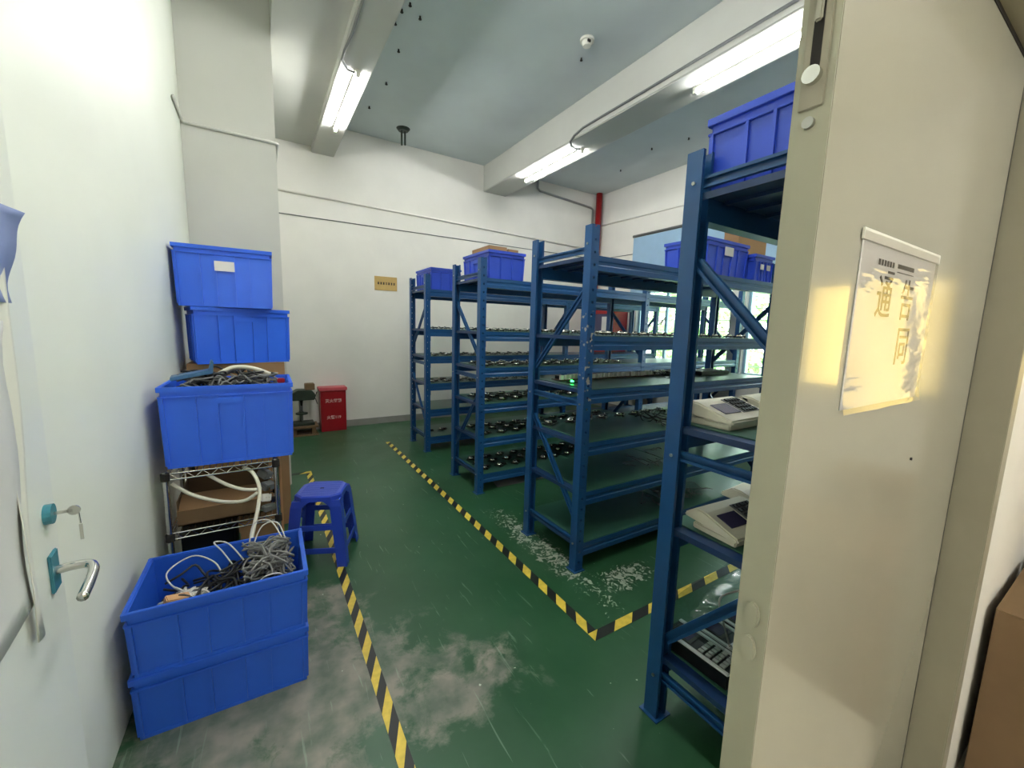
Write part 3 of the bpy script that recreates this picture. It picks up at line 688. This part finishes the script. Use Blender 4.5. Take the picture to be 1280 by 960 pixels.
# ---------------------------------------------------------------- stool
st = empty('plastic_stool', (.28, 2.60, 0), R(-22))
S, HT = .125, .42
oct_ = lambda s, z: [Vector((x*s, y*s, z)) for x, y in ((-1, -.62), (-.62, -1), (.62, -1), (1, -.62), (1, .62), (.62, 1), (-.62, 1), (-1, .62))]
MB().loft([oct_(S+.008, HT-.03), oct_(S+.004, HT-.006), oct_(S-.006, HT)]).build('seat', M['stool'], st)
hl = MB().cyl((0, 0, HT), (0, 0, HT+.0008), .012, n=14)
hl.build('centre_hole', M['dark'], st)
gr = MB()
for k in range(10):
    y = -.10+k*.022; gr.box(-.10, y, HT, .10, y+.006, HT+.0012)
gr.build('seat_ridges', M['stool'], st)
for sx in (-1, 1):
    for sy in (-1, 1):
        l = MB()
        def ring(s, z, wd, t): 
            c = [(s, s), (s-wd, s), (s-wd, s-t), (s-t, s-t), (s-t, s-wd), (s, s-wd)]
            return [Vector((sx*x, sy*y, z)) for x, y in c]
        l.loft([ring(S+.045, 0, .055, .006), ring(S+.012, HT-.06, .062, .006), ring(S+.004, HT-.025, .10, .006)])
        l.build('leg', M['stool'], st)
for z, e in ((.235, .02), (.10, .035)):
    for s in (-1, 1):
        MB().box(-S-e+.03, s*(S+e-.004)-.003, z-.016, S+e-.03, s*(S+e-.004)+.003, z+.016).build('crossbar', M['stool'], st)
        MB().box(s*(S+e-.004)-.003, -S-e+.03, z-.016, s*(S+e-.004)+.003, S+e-.03, z+.016).build('crossbar', M['stool'], st)
tag(st, 'blue plastic stool with octagonal seat beside the wire shelf', 'stool')

# ---------------------------------------------------------------- back wall things
rb = empty('red_cabinet', (.79, 5.80, 0))
MB().box(-.155, -.09, 0, .155, .085, .54).build('cabinet_body', M['red'], rb, bevel=.004)
MB().box(-.172, -.105, .54, .172, .087, .585).build('lid', M['redlid'], rb, bevel=.006)
MB().box(-.14, -.094, .06, .14, -.09, .52).build('door_panel', M['red'], rb, bevel=.002)
text('painted_text', '灭火器箱', .05, M['whiteink'], rb, (0, -.096, .405), (R(90), 0, 0), .0008)
text('painted_text', '火警119', .05, M['whiteink'], rb, (0, -.096, .185), (R(90), 0, 0), .0008)
tag(rb, 'low red fire extinguisher cabinet standing against the back wall', 'cabinet')
dp = empty('bench_drill', (.43, 5.72, 0))
MB().box(-.15, -.14, 0, .16, .12, .012).box(-.13, -.12, .012, -.09, .10, .1).box(.09, -.12, .012, .13, .10, .1).box(-.15, -.14, .1, .16, .12, .125).build('plinth', M['cartond'], dp)
MB().box(-.12, -.11, .125, .12, .09, .16).build('machine_base', M['machine'], dp, bevel=.006)
MB().cyl((-.02, .04, .16), (-.02, .04, .50), .022, n=14).build('column', M['grey'], dp, smooth=True)
MB().cyl((-.02, -.05, .27), (-.02, -.05, .285), .07, n=18).box(-.045, -.03, .262, .005, .05, .29).build('work_table', M['machine'], dp)
MB().prism([(-.13, .45), (.13, .45), (.14, .52), (.10, .57), (-.06, .58), (-.13, .54)], 'Y', -.11, .08).build('drill_head', M['machine'], dp, bevel=.006)
MB().cyl((-.02, -.06, .45), (-.02, -.06, .38), .022, .012, n=12).build('chuck', M['black'], dp)
MB().box(.03, -.06, .57, .14, .07, .65).build('motor_box', M['cartond'], dp, bevel=.006)
for a in (0, 2.1, 4.2): MB().cyl((.14, -.03, .47), (.16, -.03+.09*math.cos(a), .47+.09*math.sin(a)), .005, n=6).build('feed_lever', M['black'], dp)
tag(dp, 'small dark green bench drill on a plinth beside the red cabinet', 'drill')
sg = MB().box(-.155, -.006, -.095, .155, 0, .095).build('wall_sign', M['sign'], bevel=.001); sg.location = (1.543, BY, 1.985)
ik = MB(); rnd = random.Random(2)
for k in range(7):
    x = -.115+k*.036
    for q in range(3): ik.box(x, -.0068, -.014+q*.012, x+.024, -.006, -.009+q*.012+rnd.uniform(0, .003))
    ik.box(x+rnd.uniform(.004, .016), -.0068, -.016, x+.02, -.006, .018)
ik.build('sign_lettering', M['ink'], sg)
tag(sg, 'small tan sign board with one line of dark lettering on back wall', 'sign')
# pipes and cables on the walls
def pipe(name, pts, r, mt, label, cat='pipe', n=8, clips=None, group=None):
    o = MB().tube(pts, r, n).build(name, M[mt], smooth=True); tag(o, label, cat, group)
    if clips:
        for p in clips: MB().cbox(p, (.03, .03, .03)).build('clip', M['grey'], o)
    return o
Mrp = mat('red_pipe_paint', (150, 26, 28), .4); M['redpipe'] = Mrp
pipe('fire_pipe', [(RX-.1, BY-.10, 0), (RX-.1, BY-.10, CZ)], .055, 'redpipe', 'red vertical pipe in the far right corner of the room', n=16)
pipe('wall_conduit', [(-.1, BY-.014, 3.0), (2.6, BY-.014, 2.955), (5.3, BY-.014, 2.89)], .013, 'wall', 'white conduit along the back wall, thick upper one', group='wall conduits')
pipe('wall_cable', [(-.1, BY-.006, 2.722), (2.9, BY-.006, 2.735), (RX-.02, BY-.006, 2.745)], .006, 'grey', 'thin dark cable along back wall below the conduit', 'cable')
pipe('wall_conduit', [(-.40, 3.6, 2.84), (-.395, 3.87, 2.815), (-.385, 3.889, 2.80), (.175, 3.889, 2.795), (.193, 3.9, 2.795), (.193, 4.4, 2.80)], .011, 'pillar', 'pale conduit wrapping round the left pillar', group='wall conduits')
pipe('wall_conduit', [(RX-.012, 5.8, 3.325), (RX-.012, 2.5, 3.27)], .013, 'wall', 'white conduit high on the window wall', group='wall conduits')
pipe('wall_cable', [(RX-.006, BY-.02, 2.73), (RX-.006, 5.02, 2.715)], .006, 'grey', 'thin dark cable running from the corner to the blind', 'cable')
pipe('metal_conduit', [(4.05, BY-.03, CZ), (4.05, BY-.03, 3.73), (4.09, BY-.03, 3.695), (5.24, BY-.03, 3.62), (5.28, BY-.03, 3.59), (5.28, BY-.03, 3.05)], .018, 'steel', 'bent grey metal conduit under ceiling near the red pipe')
pipe('beam_conduit', [(3.04, .35, 3.55), (3.04, 3.6, 3.55), (3.036, 3.74, 3.52), (3.036, 3.80, 3.48), (3.10, 3.86, 3.468), (3.18, 3.88, 3.468), (3.23, 3.86, 3.468)], .011, 'grey', 'grey conduit along right beam curling to its far tube lamp')
pipe('beam_conduit', [(.675, .35, 3.49), (.675, 3.4, 3.49), (.66, 3.62, 3.485), (.66, 3.74, 3.48), (.72, 3.85, 3.478), (.78, 3.86, 3.478)], .010, 'grey', 'grey conduit along left beam curling to the tube lamp')
# tube lamps on the beams
def lamp(x, y0, y1, z, label):
    r = empty('tube_lamp', (x, y0, z)); L = y1-y0
    MB().box(-.02, 0, -.022, .02, L, 0).build('lamp_housing', M['white'], r, bevel=.002)
    MB().cyl((0, .03, -.036), (0, L-.03, -.036), .014, n=14).build('glowing_tube', M['tube'], r, smooth=True)
    MB().box(-.014, 0, -.052, .014, .03, -.022).box(-.014, L-.03, -.052, .014, L, -.022).build('end_cap', M['white'], r)
    return tag(r, label, 'lamp', 'ceiling tube lamps')
lamp(.80, 3.83, 5.03, 3.50, 'lit tube lamp under the left ceiling beam')
lamp(3.27, 3.86, 5.06, 3.49, 'lit tube lamp at the far end of the right beam')
lamp(3.27, 1.24, 2.44, 3.49, 'lit tube lamp on right beam above the doorway rack')
lamp(.80, 1.6, 2.75, 3.50, 'added unseen tube lamp on left beam, overhead near middle of the aisle')  # added out of view to brighten the left wall
lamp(.80, .36, 1.5, 3.50, 'added unseen tube lamp on left beam, overhead nearest the doorway')  # another added lamp out of view, fills the near left side
for x_, lb in ((-1.2, 'added unseen tube lamp on the corridor wall by its closed end'), (.9, 'added unseen tube lamp on the corridor wall facing the closed door')):  # corridor lamps added behind the camera to light the door leaf
    o_ = lamp(0, 0, 1.2, 0, lb); mt_ = Matrix(((0, 1, 0), (0, 0, -1), (-1, 0, 0))).to_4x4(); mt_.translation = Vector((x_, -1.699, 2.25)); o_.matrix_world = mt_
# ceiling bits
cf = empty('ceiling_hook', (1.67, 5.45, CZ))
MB().cyl((0, 0, 0), (0, 0, -.03), .085, .06, n=18).build('mount_plate', M['machine'], cf)
MB().cyl((-.02, 0, -.02), (-.02, 0, -.2), .012, n=8).cyl((.022, 0, -.02), (.022, 0, -.19), .012, n=8).build('hanger_rod', M['machine'], cf)
tag(cf, 'rusty fan mounting bracket hanging from ceiling near the back wall', 'bracket')
cm = empty('smoke_detector', (2.5, 2.96, CZ))
MB().cyl((0, 0, 0), (0, 0, -.02), .06, n=20).build('mounting_base', M['white'], cm)
MB().cyl((0, 0, -.02), (0, 0, -.055), .045, .034, n=20).build('sensor_head', M['white'], cm)
MB().box(-.03, -.05, -.045, .0, -.038, -.028).build('sensor_grille', M['dark'], cm)
tag(cm, 'white round smoke detector on the ceiling between the beams', 'detector')
for x, y in ((1.075, 3.52), (1.07, 3.68), (1.05, 3.81), (1.11, 3.42), (1.22, 3.51), (1.19, 4.0), (1.23, 4.57), (1.19, 5.15), (2.62, 3.17), (4.62, 4.03), (4.84, 4.8), (4.76, 3.57)):
    a = MB().cyl((0, 0, 0), (0, 0, -.018), .008, n=8).cyl((0, 0, -.018), (0, 0, -.024), .013, n=6).build('ceiling_anchor', M['dark']); a.location = (x, y, CZ)
    tag(a, 'tiny black anchor bolt stuck in the bare ceiling', 'bolt', 'anchor bolts in the ceiling')
# red hose cabinet on the window wall
hc = empty('hose_cabinet', (RX-.16, 5.45, 1.36))
MB().box(-.14, -.42, -.47, .147, .27, .47).build('cabinet_body', M['red'], hc, bevel=.005)
hd_ = MB().box(-.165, -.42, -.47, -.142, -.30, .47).box(-.165, .21, -.47, -.142, .27, .47).box(-.165, -.30, .35, -.142, .21, .47).box(-.165, -.30, -.47, -.142, .21, -.15).build('cabinet_door', M['red'], hc)
MB().box(-.158, -.30, -.15, -.150, .21, .35).build('door_glass', M['screen'], hd_)
MB().box(-.168, -.27, .02, -.1655, -.12, .30).build('notice_panel', M['paper'], hd_)
tag(hc, 'red wall-mounted fire hose cabinet with glass door in right corner', 'cabinet')

# ---------------------------------------------------------------- hazard tapes
def tape(x0, y0, x1, y1, label, mtl):
    o = MB().box(0, 0, 0, x1-x0, y1-y0, .0015).build('hazard_tape', mtl); o.location = (x0, y0, .0003); return tag(o, label, 'tape', 'black and yellow floor tapes')
TA = tape_material('hazard_stripes_along', 1.3, -1.0, .16); TB = tape_material('hazard_stripes_across', 1, -1.2, .24)
tape(1.245, 1.27, 1.295, 4.87, 'long black and yellow floor tape in front of the racks', TA)
tape(1.245, 1.218, 2.75, 1.268, 'black and yellow floor tape turning in towards the doorway rack', TB)
TC = tape_material('hazard_stripes_left', 2.4, -1.0, .17)
tape(.315, .75, .362, 4.15, 'black and yellow floor tape beside the crates and blue stool', TC)
tape(-.1, 4.152, .362, 4.2, 'short black and yellow floor tape behind the wire shelf', TB)
gbd = MB(); gbd.v = [(1.75, 3.01, .001), (2.45, 2.99, .001), (2.45, 3.27, .001), (1.80, 3.27, .001), (1.75, 3.01, .006), (2.45, 2.99, .006), (2.45, 3.27, .006), (1.80, 3.27, .006)]
gbd.f = [(0, 1, 2, 3), (4, 5, 6, 7), (0, 1, 5, 4), (1, 2, 6, 5), (2, 3, 7, 6), (3, 0, 4, 7)]
tag(gbd.build('flat_board', M['greyboard']), 'flat grey board lying on the floor under the middle rack', 'board')

# ================================================================ TERMINALS ON THE DOORWAY RACK
def clock(loc, rz, label, kw=.25):
    r = empty('keypad_terminal', loc, rz); W, D_ = kw, .20
    MB().box(-W/2+.01, -D_/2+.012, 0, W/2-.01, D_/2-.03, .022).build('base_shell', M['cream'], r, bevel=.004)
    prof = [(-D_/2, .018), (-D_/2, .034), (.02, .074), (.055, .078), (D_/2, .045), (D_/2, .035), (.03, .028)]
    MB().prism(prof, 'X', -W/2, W/2).build('top_shell', M['cream'], r, bevel=.005)
    sl_ = math.atan2(.04, .12); T = Matrix.Rotation(sl_, 3, 'X')
    on = lambda x, y, h=.001: (x, y, .034+(y+D_/2)*math.tan(math.atan2(.04, D_/2+.02))+h)
    sl2 = math.atan2(.04, D_/2+.02); T = Matrix.Rotation(sl2, 3, 'X')
    MB().cbox(on(-W*.2, -.03), (W*.36, .06, .003), T).build('display', M['screen'], r)
    kp = MB().cbox(on(W*.22, -.02), (W*.40, .09, .002), T).build('keypad_panel', M['grey'], r)
    kb = MB()
    for i in range(5):
        for j in range(4): kb.cbox(on(W*.22-.034+i*.017, -.052+j*.021, .004), (.012, .014, .005), T)
    kb.build('key', M['black'], kp)
    return tag(r, label, 'terminal', 'cream keypad terminals')
clock((1.375, .80-.005, 1.1045), R(0), 'cream keypad terminal on the upper shelf of doorway rack, aisle end')
clock((1.68, .79, 1.1045), R(3), 'cream keypad terminal second from aisle on upper shelf of doorway rack')
clock((1.36, .72, .7445), R(-4), 'cream keypad terminal on middle shelf of doorway rack, aisle end')
clock((1.66, .78, .7445), R(4), 'cream keypad terminal behind the first on middle shelf of doorway rack')
def black_term(loc, rz, label):
    r = empty('access_terminal', loc, rz); W, D_ = .115, .25
    MB().box(-W/2, -D_/2, 0, W/2, D_/2, .055).build('housing', M['black'], r, bevel=.006)
    for s in (-1, 1):
        MB().box(s*(W/2-.009)-.009, -D_/2+.002, .052, s*(W/2-.009)+.009, D_/2-.002, .0585).build('side_trim', M['stripe'], r, bevel=.003)
    sc_ = MB().box(-.036, .025, .055, .036, .11, .0575).build('display_bezel', M['comp'], r, bevel=.001)
    MB().box(-.028, .038, .0575, .028, .095, .0582).build('display', M['screen'], sc_)
    for i in range(4):
        for j in range(4):
            MB().box(-.036+i*.0185, -.10+j*.026, .055, -.022+i*.0185, -.083+j*.026, .0595).build('key', M['key'], r)
    return tag(r, label, 'terminal', 'black access terminals')
black_term((1.292, .745, .2545), R(2), 'black keypad terminal with silver trims nearest the aisle, lowest shelf')
black_term((1.415, .70, .2545), R(1), 'second black keypad terminal from the aisle on lowest shelf')
black_term((1.54, .70, .2545), R(-1), 'third black keypad terminal from the aisle on lowest shelf')
black_term((1.665, .70, .2545), 0, 'fourth black keypad terminal, deepest along the lowest shelf')
cl = MB(); n = 12
for i in range(n+1):
    t = i/n; x = 1.22+.42*t
    for j in range(5):
        u = j/4; cl.v.append((x, .885-.24*u+.02*math.sin(5*t), .335+.09*t+.05*math.sin(2.6*u+t)))
for i in range(n):
    for j in range(4): a = i*5+j; cl.f.append((a, a+5, a+6, a+1))
pf = cl.build('plastic_film', M['clear'], smooth=True); tag(pf, 'crumpled clear plastic film draped over the black terminals', 'film')
cw = MB().tube(sm([(1.62, .60, .56), (1.45, .70, .50), (1.37, .74, .47), (1.375, .73, .40), (1.35, .68, .325)], 8), .0035, 6).build('loose_cable', M['wirewhite'], smooth=True)
tag(cw, 'thin clear cable dangling onto the black terminals', 'cable', 'loose pale cables')
# loose cables and parts on shelves
def shelf_heap(x0, y0, x1, y1, z, n, mt, label, seed, r=.003, zz=.03):
    heap('cable_heap', x0, y0, x1, y1, z+.006, z+zz, n, r, mt, label, seed)
shelf_heap(1.50, .78, 1.62, .85, 1.112, 8, 'wireblack', 'black wires curled behind the first cream terminal', 21, .003, .05)
shelf_heap(2.25, 1.74, 2.75, 2.1, .775+.006, 16, 'wireblack', 'black wires on third shelf of the chipped-post rack', 22, .003, .04)
shelf_heap(2.1, 1.75, 2.7, 2.1, .48+.006, 8, 'wiregrey', 'grey wires on second shelf of the chipped-post rack', 23, .0025, .02)
shelf_heap(2.3, 1.75, 3.0, 2.15, .165+.006, 18, 'wiregrey', 'grey wires on lowest shelf of the chipped-post rack', 24, .003, .04)
shelf_heap(2.5, 1.9, 2.95, 2.14, 1.08+.006, 12, 'wireblack', 'black wires on fourth shelf of the chipped-post rack', 25, .003, .03)
bx = MB().box(-.19, -.09, 0, .19, .09, .028).build('black_case', M['black'], bevel=.004); bx.location = (3.12, 2.0, 1.0855)
MB().box(-.18, -.08, .028, .18, .08, .032).build('case_lid', M['grey'], bx)
tag(bx, 'flat black case near window end of the chipped-post rack fourth shelf', 'case')
for i in range(4):
    wh = MB().box(-.05, -.04, 0, .05, .04, .045).build('white_unit', M['white'], bevel=.006); wh.location = (3.0+i*.13, 1.93+.02*(i % 2), .7805)
    MB().box(-.03, -.0415, .01, .03, -.04, .035).build('front_panel', M['comp'], wh)
    tag(wh, 'small white unit in a row on third shelf of chipped-post rack', 'device', 'small white units on the third shelf')
# ================================================================ OUTSIDE
struct(MB().box(RX+.2, -12, -3.2, 60, 40, -3.1).build('ground_outside', M['grass']))
def tree(x, y, h, rad, label, seed):
    rnd = random.Random(seed); r = empty('tree', (x, y, -3.1))
    t = MB().cyl((0, 0, 0), (.1, 0, h*.5), .16, .09, n=8)
    for k in range(5):
        a = k*1.3; t.cyl((.08, 0, h*.4), (rad*.6*math.cos(a), rad*.6*math.sin(a), h*.75), .06, .02, n=6)
    t.build('trunk', M['bark'], r)
    f = MB()
    for i in range(3200):
        a, b = rnd.uniform(0, 6.283), math.acos(rnd.uniform(-1, 1)); q = rad*rnd.uniform(.45, 1)**.5*(1+.2*math.sin(3*a)*math.sin(4*b))
        c = Vector((q*math.sin(b)*math.cos(a), q*math.sin(b)*math.sin(a), h*.66+q*1.05*math.cos(b)))
        u = Vector((rnd.uniform(-1, 1), rnd.uniform(-1, 1), rnd.uniform(-1, 1))).normalized()*.13; v = u.orthogonal().normalized()*.07
        n = len(f.v); f.v += [tuple(c-u), tuple(c+v), tuple(c+u), tuple(c-v)]; f.f.append((n, n+1, n+2, n+3))
    o = f.build('foliage', M['leafm'], r); o['kind'] = 'stuff'
    return tag(r, label, 'tree', 'trees outside the windows')
tree(10.5, 9.6, 7.2, 2.2, 'leafy tree outside seen beside the hose cabinet', 1)
tree(10.2, 5.0, 6.6, 2.2, 'leafy tree outside centred behind the windows', 2)
tree(11.0, .4, 7.0, 2.2, 'leafy tree outside toward the doorway rack side', 3)
